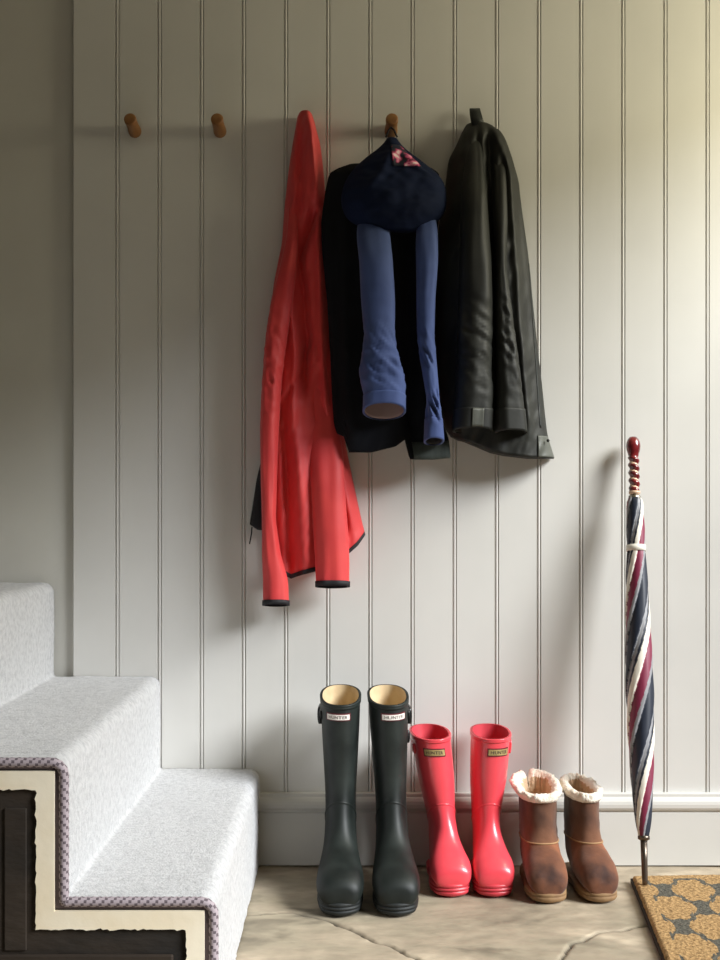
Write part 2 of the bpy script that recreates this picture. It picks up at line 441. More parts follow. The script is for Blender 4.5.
# ================================================================ GARMENTS
class Garment:
    """closed cloth shape hung on the wall: outline rows, depth rows, folds"""
    def __init__(s, rows, depth, ybot=None, folds=(), wref=.06, crink=.002, cscale=(.05, .02), p=2.0, seed=0):
        a = np.array(rows, float); s.ry, s.xl, s.xr = a[:, 0], a[:, 1], a[:, 2]
        d = np.array(depth, float); s.dy, s.db, s.dk, s.dg = d[:, 0], d[:, 1], d[:, 2], d[:, 3]   # back, edge thickness, bulge
        s.yb = ybot; s.folds = folds; s.wref = wref; s.crink = crink; s.cs = cscale; s.p = p; s.seed = seed
        s.ytop = s.ry[0]
    def sm(s, y, ys, vs):
        return (np.interp(y-4, ys, vs) + 2*np.interp(y, ys, vs) + np.interp(y+4, ys, vs)) / 4
    def ybot(s, x):
        return np.interp(x, [q[0] for q in s.yb], [q[1] for q in s.yb]) if s.yb else s.ry[-1]
    def pt(s, u, v, inflate=0.0, back=False, yabs=None):
        # v in 0..1 from top to hem
        yfull = s.ytop + v*(s.ry[-1]-s.ytop)
        xl, xr = s.sm(yfull, s.ry, s.xl), s.sm(yfull, s.ry, s.xr)
        x = xl + u*(xr-xl)
        y = s.ytop + v*(s.ybot(x)-s.ytop)
        for _ in range(3):
            xl, xr = s.sm(y, s.ry, s.xl), s.sm(y, s.ry, s.xr); x = xl + u*(xr-xl)
            y = s.ytop + v*(s.ybot(x)-s.ytop)
        return s.at(x, y, u, inflate, back)
    def at(s, x, y, u, inflate=0.0, back=False):
        wb = s.sm(y, s.dy, s.db)
        if back: w = wb
        else:
            k = 1 - abs(2*u-1)**s.p
            w = wb + s.sm(y, s.dy, s.dk) + s.sm(y, s.dy, s.dg)*math.sqrt(max(0, k)) + inflate
            e = min(1, 6*min(u, 1-u))
            for pts, wl, wr, amp in s.folds:
                ys = [q[1] for q in pts]
                if y < ys[0]-12 or y > ys[-1]+12: continue
                fd = min(1, (y-ys[0]+12)/24, (ys[-1]+12-y)/24)
                dx = x - np.interp(y, ys, [q[0] for q in pts])
                w += e*fd*amp*math.exp(-(dx/(wl if dx < 0 else wr))**2)
            w += e*s.crink*(nz(x*s.cs[0], y*s.cs[1], s.seed) + .6*nz(x*s.cs[0]*2.3+y*.05, y*s.cs[1]*3, s.seed+3))
        return W(x, y, s.wref) * 1.0, w
    def P(s, *a, **k):
        q, w = s.pt(*a, **k); return Vector((q.x, -w, q.z))
    def build(s, name, material, parent, nu=56, nv=110):
        v, f = [], []
        for b in (False, True):
            for i in range(nv+1):
                for j in range(nu+1): v.append(s.P(j/nu, i/nv, back=b))
        n = nu+1; o = n*(nv+1)
        for i in range(nv):
            for j in range(nu):
                a = i*n+j; f.append([a, a+1, a+n+1, a+n]); f.append([o+a, o+a+n, o+a+n+1, o+a+1])
        for i in range(nv):
            for j in (0, nu): a = i*n+j; f.append([a, a+n, o+a+n, o+a])
        for j in range(nu):
            for i in (0, nv): a = i*n+j; f.append([a, a+1, o+a+1, o+a])
        return mesh(name, v, f, material, parent)
    def band(s, name, material, parent, u0, u1, d0, d1, t=.0025, n=40, m=4, under=.004):
        """strip along the hem between d0 and d1 px above it, wrapped over the cloth"""
        R = []
        for j in range(n+1):
            u = u0 + (u1-u0)*j/n
            yb = s.ry[-1]
            q = s.P(u, 1.0); full, _ = s.pt(u, 1.0)
            x1 = full.x*sc_at(s.wref)+PX; ybb = s.ybot(x1); tot = ybb - s.ytop
            ring = []
            for k in range(m+1):
                d = d1 + (d0-d1)*k/m; ring.append(s.P(u, 1 - d/tot, inflate=t))
            last = ring[-1]; first = ring[0]
            ring += [last + Vector((0, t+under, 0)), first + Vector((0, t+under, 0))]
            R.append(ring)
        mb = MB(); mb.rings(R, True, True, True); return mb.build(name, material, parent)
    def patch(s, name, material, parent, poly_fn, t=.002, nu=24, nv=24):
        """raised piece of cloth lying on the surface: poly_fn(a,b)->(px,py)"""
        R = []
        def p(a, b, dt):
            x, y = poly_fn(a, b); xl, xr = s.sm(y, s.ry, s.xl), s.sm(y, s.ry, s.xr)
            u = min(1, max(0, (x-xl)/(xr-xl))); q, w = s.at(x, y, u, dt); return Vector((q.x, -w, q.z))
        v = [p(j/nu, i/nv, t) for i in range(nv+1) for j in range(nu+1)] + [p(j/nu, i/nv, -.002) for i in range(nv+1) for j in range(nu+1)]
        f = []; n = nu+1; o = n*(nv+1)
        for i in range(nv):
            for j in range(nu):
                a = i*n+j; f.append([a, a+1, a+n+1, a+n]); f.append([o+a, o+a+n, o+a+n+1, o+a+1])
        for i in range(nv):
            for j in (0, nu): a = i*n+j; f.append([a, a+n, o+a+n, o+a])
        for j in range(nu):
            for i in (0, nv): a = i*n+j; f.append([a, a+1, o+a+1, o+a])
        return mesh(name, v, f, material, parent)

class Sleeve:
    """rows: (py, x_left, x_right, centre depth, half depth)"""
    def __init__(s, rows, wref, crink=.05, freq=(9, 30), tilt=0, seed=0, zones=(), twist=1.0):
        a = np.array(rows, float); s.y = a[:, 0]; s.a = a; s.wref = wref; s.cr = crink; s.fr = freq; s.tilt = tilt; s.seed = seed; s.zones = zones; s.tw = twist
    def val(s, y):
        return [float((np.interp(y-5, s.y, s.a[:, k]) + 2*np.interp(y, s.y, s.a[:, k]) + np.interp(y+5, s.y, s.a[:, k]))/4) for k in (1, 2, 3, 4)]
    def ring(s, y, infl=0.0, n=40, yend=None):
        xl, xr, wc, rd = s.val(y); c, hw = (xl+xr)/2, (xr-xl)/2
        out = []
        ramp = max(0, 1-(s.y[-1]-y)/50)
        zc = 0
        for (ya, yb, amp) in s.zones:
            if ya < y < yb: zc = max(zc, amp*math.sin(math.pi*(y-ya)/(yb-ya)))
        k = sc_at(s.wref)
        for j in range(n):
            t = 2*math.pi*j/n; ca, sa = math.cos(t), math.sin(t)
            nn = s.cr*nz(ca*1.2+s.seed, y/s.fr[0]*.25, sa*1.2) + s.cr*.7*nz(ca*2.4+s.seed, y/s.fr[1]*1.0+ca*.8, sa*2.4+5)
            if zc: nn += zc*(.45 - 1.9*abs(nz(ca*.8+s.seed+11, y/11.0 - ca*1.5*s.tw, sa*.8)) + .5*nz(ca*2+s.seed, y/5.0 - ca*2*s.tw, sa*2))
            pw = .9
            cx = math.copysign(abs(ca)**pw, ca); cy = math.copysign(abs(sa)**pw, sa)
            px = c + (hw*(1+.35*nn) + infl*k)*cx; w = wc + (rd*(1+1.6*nn) + infl)*cy
            py = y - s.tilt*sa*ramp
            q = W(px, py, s.wref); out.append(Vector((q.x, -w, q.z)))
        return out
    def build(s, name, material, parent, lining=None, y1=None, step=2.5):
        y1 = y1 or s.y[-1]; n = int((y1-s.y[0])/step)
        R = [s.ring(s.y[0] + (y1-s.y[0])*i/n) for i in range(n+1)]
        if lining is None:
            mb = MB(); mb.rings(R, True, True, True); return mb.build(name, material, parent)
        R += [s.ring(y1, -.003)] + [s.ring(y1-2.5*k, -.0035-.0003*k) for k in range(1, 15)]
        mb = MB(); mb.rings(R, True, True, True, 0, None)
        nf = len(mb.f); r0 = n*40
        for i in range(r0+40, nf): mb.m[i] = 1
        mb.m[nf-2] = 0
        return mb.build(name, [material, lining], parent)
    def cuff(s, name, material, parent, ya, yb, infl=.002):
        n = max(2, int((yb-ya)/2)); R = [s.ring(ya, -.003)] + [s.ring(ya + (yb-ya)*i/n, infl) for i in range(n+1)] + [s.ring(yb, -.003)]
        mb = MB(); mb.rings(R, True, False, False); return mb.build(name, material, parent)

# ---- red jacket
def red_jacket():
    root = thing('jacket', 'bright red lightweight jacket with black trimmed hems, leftmost garment on the wall', 'jacket', W(305, 118, 0), 'coats hanging on the wall')
    rows = [(112,298.5,311.5),(115,296,313.5),(125,295,316),(140,292,320),(165,288,323),(200,284,326),(240,281,327),(280,273,329),(320,268,331),(360,266,334),(400,264,338),(440,264,345),(480,265,353),(520,266,362),(540,268,367),(580,270,368)]
    depth = [(112,.002,.004,.050),(125,.002,.006,.062),(160,.002,.006,.056),(220,.002,.006,.050),(300,.002,.006,.046),(400,.002,.006,.048),(500,.002,.008,.052),(585,.002,.008,.046)]
    yb = [(262,540),(270,545),(274,552),(279,568),(284,574),(291,578),(302,574),(314,571),(332,565),(349,553),(358,545),(368,531)]
    folds = [([(311,118),(316,180),(318,230)], 4, 6, .016), ([(302,116),(300,200),(297,260)], 4, 5, -.016),
             ([(318,205),(307,232),(299,255),(303,290),(306,340),(303,390)], 7, 5, -.034), ([(318,240),(322,330),(326,420)], 4, 5, .016),
             ([(330,380),(340,450),(352,520)], 6, 8, .014), ([(318,400),(334,470),(345,530)], 5, 5, -.016), ([(292,400),(300,480),(306,570)], 6, 7, .016), ([(284,420),(288,500),(290,570)], 4, 4, -.014),
             ([(290,300),(296,360),(292,420)], 3, 5, .014), ([(310,330),(300,372),(286,400)], 3, 4, -.010)]
    g = Garment(rows, depth, yb, folds, .04, .006, (.07, .022), seed=2)
    b = g.build('body', M['red'], root, 64, 150)
    sub(b, root)
    g.band('hem_trim', M['blacktrim'], b, .0, 1, -.6, 4.0, .0022, 60)
    sl = Sleeve([(206,288,296,.040,.008),(236,286,298,.050,.015),(260,281,297,.056,.020),(300,271,293,.062,.024),(340,265,287,.064,.026),(380,262,282,.066,.027),(430,260,279,.068,.028),(480,261,277,.070,.028),(520,262,276,.070,.027),(555,262,281,.068,.027),(580,263,288,.066,.026),(604,263,289,.066,.026)], .066, .09, (14, 60), 2, 3, [(290, 430, .16)], .8)
    a = sl.build('sleeve', M['red'], root, M['blacktrim']); sub(a, root)
    sl.cuff('cuff', M['blacktrim'], a, 600.5, 605.5)
    sr = Sleeve([(300,312,324,.026,.006),(370,309,333,.034,.014),(420,309,338,.040,.017),(455,309,343,.050,.020),(480,310,345,.060,.024),(530,313,348,.066,.026),(560,315,349,.066,.026),(585,316,349,.066,.026)], .066, .09, (16, 60), 2, 9)
    a = sr.build('sleeve', M['red'], root, M['blacktrim']); sub(a, root)
    sr.cuff('cuff', M['blacktrim'], a, 581.5, 587)
    # dark lower edge of the far front panel with its pull cord
    g2 = Garment([(455,262,266),(480,256,268),(500,253,270),(525,249,272)], [(455,.004,.003,.012),(525,.004,.003,.022)], [(249,524),(258,530),(272,531)], (), .02, .002)
    pnl = g2.build('front_panel', M['blacktrim'], root, 16, 30); pnl['label'] = 'dark inner front edge'; sub(pnl, root)
    mb = MB(); tube(mb, [W(252, 527, .02), W(251.5, 533, .022), W(250.5, 539, .022), W(249.5, 544, .021)], .0014, 8); mb.build('pull_cord', M['blacktrim'], root)
red_jacket()

# ---- navy jacket
def navy_jacket():
    root = thing('hooded_jacket', 'navy blue hooded jacket with flowery pink hood lining, middle of the three garments', 'jacket', W(391, 140, 0), 'coats hanging on the wall')
    rows = [(163,354,420),(167,333,436),(172,329,440),(190,325,441),(220,321,439),(250,322,437),(300,327,436),(350,330,437),(400,332,440),(425,334,444),(436,338,449),(445,340,450),(459,344,451)]
    depth = [(163,.062,.006,.010),(170,.060,.008,.022),(200,.058,.008,.022),(260,.058,.008,.022),(350,.058,.008,.022),(459,.058,.008,.024)]
    yb = [(331,430),(339,434),(346,437),(348,452),(372,452),(396,446),(407,438),(409.5,459),(432,459),(452,457)]
    folds = [([(345,200),(343,300),(350,430)], 6, 6, .007), ([(405,230),(408,330),(412,440)], 7, 7, -.016), ([(335,220),(337,330),(339,420)], 4, 4, -.006)]
    g = Garment(rows, depth, yb, folds, .08, .004, (.06, .02), p=4.0, seed=5)
    b = g.build('body', M['navybody'], root, 80, 130); sub(b, root)
    R = g.band('ribbed_hem', M['ribhem'], b, .655, 1.0, -.8, 17, .003, 30)
    R['label'] = 'grey green ribbed hem'
    # hood hanging upside down in front
    hr = [(133,388,397),(138,384,401),(145,377,407),(152,367,417),(160,358,427),(166,351,434),(174,346,443),(184,342,447),(195,340,448),(206,341,447),(215,344,442),(222,352,434),(227,364,424),(230,378,412)]
    hd = [(133,.066,.004,.006),(145,.066,.006,.020),(165,.066,.008,.040),(185,.068,.010,.062),(205,.070,.010,.072),(220,.074,.008,.060),(230,.080,.006,.032)]
    hf = [([(392,140),(386,165),(372,188)], 5, 8, .012), ([(400,150),(418,168),(436,180)], 6, 4, .008), ([(348,196),(380,202),(380,203)], 20, 20, 0)]
    h = Garment(hr, hd, None, hf, .11, .006, (.045, .06), p=2.2, seed=8)
    ho = h.build('hood', M['navyhood'], root, 56, 60); sub(ho, root)
    def poly(a, bb):
        y = 143 + 24*bb; xl = 391 + 2*bb; xr = 401 + 21*bb
        return xl + (xr-xl)*a, y
    fl = h.patch('hood_lining', M['floral'], ho, poly, .0035)
    fl['label'] = 'pink flowered hood lining'
    mb = MB(); tube(mb, [W(386, 137, .066), W(388.5, 130, .060), W(391, 127.5, .058), W(394, 130, .060), W(397, 137, .066)], .0022, 8); mb.build('hanging_loop', M['blacktrim'], root)
    A = Sleeve([(206,362,384,.088,.010),(225,357,390,.096,.020),(240,357,391,.108,.028),(260,359,393,.120,.036),(300,361,395,.122,.036),(335,364,395,.124,.036),(355,362,398,.126,.036),(372,359,403,.128,.037),(385,361,406,.130,.037),(395,364,405,.130,.036),(411,363,405,.130,.036)], .12, .05, (10, 40), 7.0, 2, [(315, 404, .21)], 1.4)
    a = A.build('sleeve', M['navy'], root, M['cufflining']); sub(a, root)
    A.cuff('cuff', M['navy'], a, 397, 412, .0016)
    B = Sleeve([(206,420,434,.085,.010),(225,417,438,.094,.018),(240,416,438,.104,.025),(260,416,438,.112,.028),(300,416,435,.114,.028),(340,417,434,.114,.028),(360,420,436,.116,.028),(385,424,438,.118,.028),(402,427,439,.120,.028),(412,425,441,.122,.029),(441,424,443,.122,.029)], .11, .07, (10, 40), 3.0, 7, [(322, 376, .24), (388, 428, .34)], 1.2)
    a = B.build('sleeve', M['navy'], root, M['blacktrim']); sub(a, root)
    B.cuff('cuff', M['navy'], a, 420, 442, .0016)
navy_jacket()

# ---- black waxed jacket
def wax_jacket():
    root = thing('waxed_jacket', 'black waxed cotton jacket with worn grey sleeves, rightmost garment on the wall', 'jacket', W(475, 125, 0), 'coats hanging on the wall')
    rows = [(121,468,488),(124,465,499),(130,462,504),(140,458,509),(155,450,514),(180,447,521),(192,446,522),(215,441,525),(250,437,530),(300,434,535),(340,435,539),(380,438,544),(410,441,547),(428,446,549),(435,453,550),(459,455,557)]
    depth = [(121,.010,.006,.030),(135,.006,.010,.055),(180,.004,.012,.070),(260,.004,.014,.074),(350,.004,.014,.072),(459,.004,.014,.066)]
    yb = [(453,436),(458,439),(466,441),(478,446),(492,452),(505,455),(530,458),(557,458)]
    folds = [([(497,140),(508,170),(512,230),(518,330),(527,430)], 4, 5, .012), ([(478,132),(474,180),(472,240)], 4, 4, -.012), ([(488,132),(490,180),(494,250),(499,420)], 6, 5, -.022),
             ([(463,150),(458,250),(455,400)], 6, 6, .010), ([(518,180),(523,260),(530,340)], 4, 4, -.008), ([(505,125),(516,165),(521,190)], 5, 5, .010), ([(535,270),(538,340),(543,430)], 3, 2, .004)]
    g = Garment(rows, depth, yb, folds, .05, .007, (.06, .022), p=2.1, seed=12)
    b = g.build('body', M['wax'], root, 90, 140); sub(b, root)
    # seam along the right edge and tail vent
    def seam(a, bb):
        y = 262 + 166*bb; x = np.interp(y, [262, 330, 400, 430], [529.5, 533.5, 537.5, 539.5]); return x + 1.6*a, y
    g.patch('side_seam', M['waxstrap'], b, seam, .0012, 3, 50)
    def vent(a, bb):
        y = 436 + 21.5*bb; x0 = 536.5; x1 = np.interp(y, [436, 458], [548.5, 556]); return x0 + (x1-x0)*a, y
    t = g.patch('tail_vent', M['waxlight'], b, vent, .003, 12, 12); t['label'] = 'pale worn tail corner'
    q, w = g.at(547, 441, .9, .006); mb = MB()
    c = Vector((q.x, -w, q.z)); mb.rings([[c + Vector((r*math.cos(k*.5236), -d, r*math.sin(k*.5236))) for k in range(12)] for d, r in ((-.002, .0035), (.001, .0035), (.0018, .002), (.0018, .0004))], True, True, True)
    mb.build('snap', M['buckle'], b)
    A = Sleeve([(128,471,482,.036,.008),(150,466,484,.064,.022),(200,461,487,.088,.034),(260,459,491,.092,.038),(300,458,492.5,.094,.040),(340,457,492,.094,.040),(370,456,491,.095,.040),(390,455,493,.096,.040),(408,454,492,.096,.040),(430,453,491,.096,.040)], .09, .07, (14, 60), 2.0, 4, [(290, 408, .14)], .7)
    a = A.build('sleeve', M['wax'], root, M['cord']); sub(a, root)
    A.cuff('cuff', M['wax'], a, 410, 431, .0025)
    # strap on the cuff
    R = []
    for y in np.linspace(411, 430, 8):
        r = A.ring(y, .0045, 120); r2 = A.ring(y, .001, 120)
        idx = list(range(22, 33)); R.append([r[i] for i in idx] + [r2[i] for i in idx[::-1]])
    mb = MB(); mb.rings(R, True, True, True); s_ = mb.build('cuff_tab', M['waxlight'], a); s_['label'] = 'pale cuff tab'
    B = Sleeve([(138,492,504,.036,.008),(170,493,508,.066,.018),(220,494,508,.080,.024),(270,495,507,.084,.026),(310,495,512,.088,.030),(350,496,517,.090,.032),(390,496,522,.092,.034),(410,495,524,.092,.035),(432,496,526,.092,.035)], .09, .07, (14, 60), 2.0, 14, [(280, 410, .16)], .7)
    a = B.build('sleeve', M['wax'], root, M['cord']); sub(a, root)
    B.cuff('cuff', M['wax'], a, 410, 433, .0025)
    # hanging loop, a folded strap over the hook
    mb = MB()
    R = []
    for px_, py, w, hw in ((477.5, 128, .045, 6.5), (476.5, 120, .040, 5.5), (475.5, 113, .034, 5), (475, 108.5, .026, 5), (475, 108, .018, 5), (475.5, 112, .012, 5), (477, 122, .012, 5)):
        a_ = W(px_-hw, py, .03); b_ = W(px_+hw, py, .03)
        R.append([Vector((a_.x, -w, a_.z)), Vector((b_.x, -w, b_.z)), Vector((b_.x, -w-.0025, b_.z+.0012)), Vector((a_.x, -w-.0025, a_.z+.0012))])
    mb.rings(R, True, True, True); mb.build('hanging_loop', M['waxstrap'], root)
wax_jacket()

# ================================================================ BOOTS
class Boot:
    """side-profile sections swept from toe to shaft top; local metres, toe at +Y"""
    def __init__(s, secs, L, hwf, n=64, na=56, lean=(0, 0), zank=.12):
        s.S = cat(secs, n); s.L = L; s.hwf = hwf; s.na = na; s.n = n; s.lean = lean; s.zank = zank
    def sec(s, v):
        t = max(0, min(1, v))*s.n; i = min(int(t), s.n-1); f = t-i; return s.S[i]*(1-f) + s.S[i+1]*f
    def pt(s, v, t, infl=0.0):
        Fy, Fz, By, Bz, hw = s.sec(v)
        c = Vector((0, (Fy+By)/2, (Fz+Bz)/2)); d = Vector((0, Fy-By, Fz-Bz)); a = d.length/2; d.normalize()
        ca, sa = math.cos(t), math.sin(t); e = .86
        cc = math.copysign(abs(ca)**e, ca); ss = math.copysign(abs(sa)**e, sa)
        p = c + d*((a+infl)*cc) + Vector(((hw+infl)*ss, 0, 0))
        k = max(0, p.z - s.zank); p.x += s.lean[0]*k; p.y += s.lean[1]*k
        return p
    def ring(s, v, infl=0.0, na=None):
        na = na or s.na; return [s.pt(v, 2*math.pi*j/na, infl) for j in range(na)]
    def vz(s, z):     # v of the section whose front edge is at height z (shaft)
        best = min(range(s.n//3, s.n+1), key=lambda i: abs(s.S[i][1]-z)); return best/s.n
    def sole(s, levels):
        ys = [ .5 - .5*math.cos(math.pi*k/36) for k in range(37)]
        R = []
        for z, o in levels:
            ring = []
            for side in (1, -1):
                for u in (ys if side == 1 else ys[::-1]):
                    h = float(np.interp(u, s.hwf[0], s.hwf[1]))
                    ue, us = .88, .06
                    if u > ue: h = float(np.interp(ue, s.hwf[0], s.hwf[1]))*math.sqrt(max(0, 1-((u-ue)/(1-ue))**2))
                    if u < us: h = float(np.interp(us, s.hwf[0], s.hwf[1]))*math.sqrt(max(0, 1-((us-u)/us)**2))
                    y = u*s.L
                    ring.append((h, y, side))
            pts = []
            for h, y, side in ring:
                pts.append(Vector((side*max(h + o*(1 if h > .008 else .3), .0005), y + o*(2*y/s.L-1), z)))
            R.append(pts)
        return R
def place(root, X, w, yaw):
    root.location = (X, -w, 0); root.rotation_euler = (0, 0, math.pi + yaw)   # toe (+Y local) faces the camera (-Y)
def text_mesh(body):
    cu = bpy.data.curves.new('t', 'FONT'); cu.body = body; cu.size = 1; cu.align_x = 'CENTER'; cu.align_y = 'CENTER'; cu.resolution_u = 2
    ob = bpy.data.objects.new('t', cu); COL.objects.link(ob)
    dg = bpy.context.evaluated_depsgraph_get(); dg.update()
    me = ob.evaluated_get(dg).to_mesh()
    vs = [v.co.copy() for v in me.vertices]; fs = [list(p.vertices) for p in me.polygons]
    bpy.data.objects.remove(ob); bpy.data.curves.remove(cu)
    x0, x1 = min(v.x for v in vs), max(v.x for v in vs); y0, y1 = min(v.y for v in vs), max(v.y for v in vs)
    return [((v.x-x0)/(x1-x0), (v.y-y0)/(y1-y0)) for v in vs], fs
TXT = text_mesh('HUNTER')
def label_plate(B, root, v0, v1, t0, t1, plate, edge, ink):
    def grid(t_a, t_b, va, vb, infl, base, m):
        n1, n2 = 14, 4; R = []
        for i in range(n2+1):
            v = va + (vb-va)*i/n2
            R.append([B.pt(v, t_a + (t_b-t_a)*j/n1, infl) for j in range(n1+1)] + [B.pt(v, t_a + (t_b-t_a)*j/n1, base) for j in range(n1, -1, -1)])
        mb = MB(); mb.rings(R, True, True, True); return mb
    dt, dv = (t1-t0)*.05, (v1-v0)*.14
    e = grid(t0, t1, v0, v1, .0016, -.001, 0).build('label_plate', edge, root, smooth=False)
    grid(t0+dt, t1-dt, v0+dv, v1-dv, .0024, 0, 0).build('label_face', plate, e, smooth=False)
    vs, fs = TXT; ta, tb = t0+3*dt, t1-3*dt; va, vb = v0 + (v1-v0)*.30, v0 + (v1-v0)*.72
    # local +X is on the viewer's left once the toe points at the camera, so letters run from t1 to t0
    mesh('lettering', [B.pt(va + (vb-va)*y, tb + (ta-tb)*x, .0029) for x, y in vs], fs, ink, e, smooth=False)

def wellington(name, label, group, secs, L, hwf, X, w, yaw, lean, mats, lab, strap=None, zank=.12, rimw=.010):
    root = thing(name, label, 'boot', (0, 0, 0), group, world=False)
    B = Boot(secs, L, hwf, 72, 56, lean, zank)
    n = 72
    R = []
    for i in range(n+1):
        v = i/n; infl = 0
        R.append(B.ring(v, infl))
    R.append(B.ring(1, -.0035))
    mb = MB(); mb.rings(R, True, True, False); mb.build('upper', mats['upper'], root)
    vin = B.vz(secs[-1][1]*.45)
    Ri = [B.ring(1 - (1-vin)*i/14, -.0036) for i in range(15)]
    mb = MB(); mb.rings(Ri, True, False, True); mb.build('lining', mats['lining'], root)
    # rim: two rounded ridges round the top
    mb = MB(); vt = (secs[-1][1] - rimw)/secs[-1][1]
    va = B.vz(secs[-1][1] - rimw); dv = 1 - va
    prof = [(0, 0), (.05, .0018), (.35, .0020), (.5, .0012), (.65, .0022), (.95, .0022), (1.0, .0012), (1.0, -.0036)]
    mb.rings([B.ring(va + dv*a, o) for a, o in prof]); mb.build('rim', mats['upper'], root)
    # ankle reinforcement seam
    mb = MB(); vs = B.vz(zank*1.42)
    mb.rings([B.ring(vs + d, o) for d, o in ((-.012, -.0005), (-.006, .0012), (0, .0014), (.005, -.0005))]); mb.build('ankle_seam', mats['upper'], root)
    # sole with ridged foxing
    h = secs[0][3]
    lv = [(0, -.009), (.003, -.004), (.007, -.002), (.0105, -.0014), (.0114, -.0032), (.0128, -.0032), (.0138, -.0006), (.0178, -.0004), (.0188, -.0024), (.0202, -.0024), (.0212, -.0006), (.0262, -.0012), (.0280, -.0035), (.0286, -.009)]
    mb = MB(); mb.rings(B.sole(lv), True, True, True); mb.build('sole', mats['sole'], root)
    # cleats
    mb = MB()
    t0, t1, z0, z1 = lab; v0, v1 = B.vz(z0), B.vz(z1)
    label_plate(B, root, v0, v1, t0, t1, mats['plate'], mats['edge'], mats['ink'])
    if strap:
        side, items = strap
        for (zz, ts, hgt, out, m, nm) in items:
            v = B.vz(zz); vb = B.vz(zz+hgt)
            R = []
            for i in range(7):
                vv = v + (vb-v)*i/6
                ta = [ts + dtt for dtt in (-.22, -.11, 0, .11, .22)]
                k = 1 - .25*abs(i/3-1)**3
                R.append([B.pt(vv, side*t, out*k) for t in ta] + [B.pt(vv, side*t, -.001) for t in ta[::-1]])
            mb = MB(); mb.rings(R, True, True, True); o = mb.build(nm, m, root)
    place(root, X, w, yaw)
    return root

HWF_G = ([0, .015, .05, .12, .22, .38, .52, .66, .76, .86, .93, .975, 1.0], [0, .016, .027, .034, .036, .034, .039, .047, .0485, .045, .037, .024, 0])
G_SECS = [(.2970,.046,.2960,.026,.016),(.2945,.060,.2935,.021,.030),(.284,.073,.285,.015,.0415),(.262,.086,.264,.015,.0478),(.232,.096,.230,.015,.0490),(.203,.109,.180,.015,.0455),
          (.182,.126,.115,.020,.041),(.166,.150,.050,.024,.037),(.155,.176,.012,.060,.0345),(.147,.205,.006,.115,.0335),(.144,.240,.008,.170,.034),(.145,.285,.006,.240,.037),(.148,.330,.000,.330,.0405),(.150,.370,-.003,.385,.0425),(.151,.4045,-.004,.428,.0435)]
gm = dict(upper=M['green'], lining=M['canvas'], sole=M['greensole'], plate=M['label'], edge=M['labelred'], ink=M['labelink'])
def gx(px, w): return (px - PX)/sc_at(w)
wellington('wellington_boot', 'tall dark green wellington boot beside the staircase, leftmost boot of the row', 'green wellington boots', G_SECS, .300, HWF_G,
           gx(340.5, .20), .081, 0.0, (0, 0), gm, (-.45, .68, .368, .385), (1, [(.352, 1.75, .030, .009, M['buckle'], 'buckle'), (.366, 1.45, .012, .004, M['buckle'], 'strap')]), .14)
wellington('wellington_boot', 'tall dark green wellington boot next to the pink boots', 'green wellington boots', G_SECS, .300, HWF_G,
           gx(391.5, .20), .081, .02, (.028, 0), gm, (-.78, .40, .368, .385), (-1, [(.352, 1.75, .030, .009, M['buckle'], 'buckle'), (.366, 1.45, .012, .004, M['buckle'], 'strap'), (.312, 1.95, .018, .008, M['buckle'], 'strap_end')]), .14)

HWF_P = ([0, .015, .05, .12, .22, .38, .52, .66, .76, .86, .93, .975, 1.0], [0, .015, .026, .032, .034, .033, .037, .0435, .0445, .041, .034, .022, 0])
P_SECS = [(.2073,.041,.2063,.025,.014),(.2053,.054,.2043,.020,.028),(.199,.065,.200,.015,.0375),(.184,.077,.186,.015,.0432),(.166,.087,.162,.015,.0445),(.149,.099,.128,.015,.0405),
          (.137,.114,.085,.020,.0355),(.128,.132,.040,.024,.0315),(.122,.150,.012,.054,.0290),(.118,.170,.006,.092,.0295),(.118,.195,.004,.140,.0335),(.119,.228,.001,.195,.0385),(.120,.262,-.002,.245,.0410),(.121,.293,-.005,.296,.0422),(.122,.3200,-.006,.333,.0430)]
pm = dict(upper=M['pink'], lining=M['pinklining'], sole=M['pinksole'], plate=M['brass'], edge=M['labelred'], ink=M['labelink'])
wellington('wellington_boot', 'coral pink child size wellington boot next to the green boots, shaft leaning left', 'pink wellington boots', P_SECS, .210, HWF_P,
           gx(438, .05), .047, .085, (.135, 0), pm, (-.42, .62, .285, .301), (1, [(.285, 1.55, .016, .004, M['pink'], 'strap')]), .125, .009)
wellington('wellington_boot', 'coral pink child size wellington boot next to the brown sheepskin boots, standing upright', 'pink wellington boots', P_SECS, .210, HWF_P,
           gx(483.5, .08), .047, .035, (-.055, 0), pm, (-.80, .28, .285, .301), (-1, [(.280, 1.5, .026, .0045, M['pink'], 'strap')]), .125, .009)

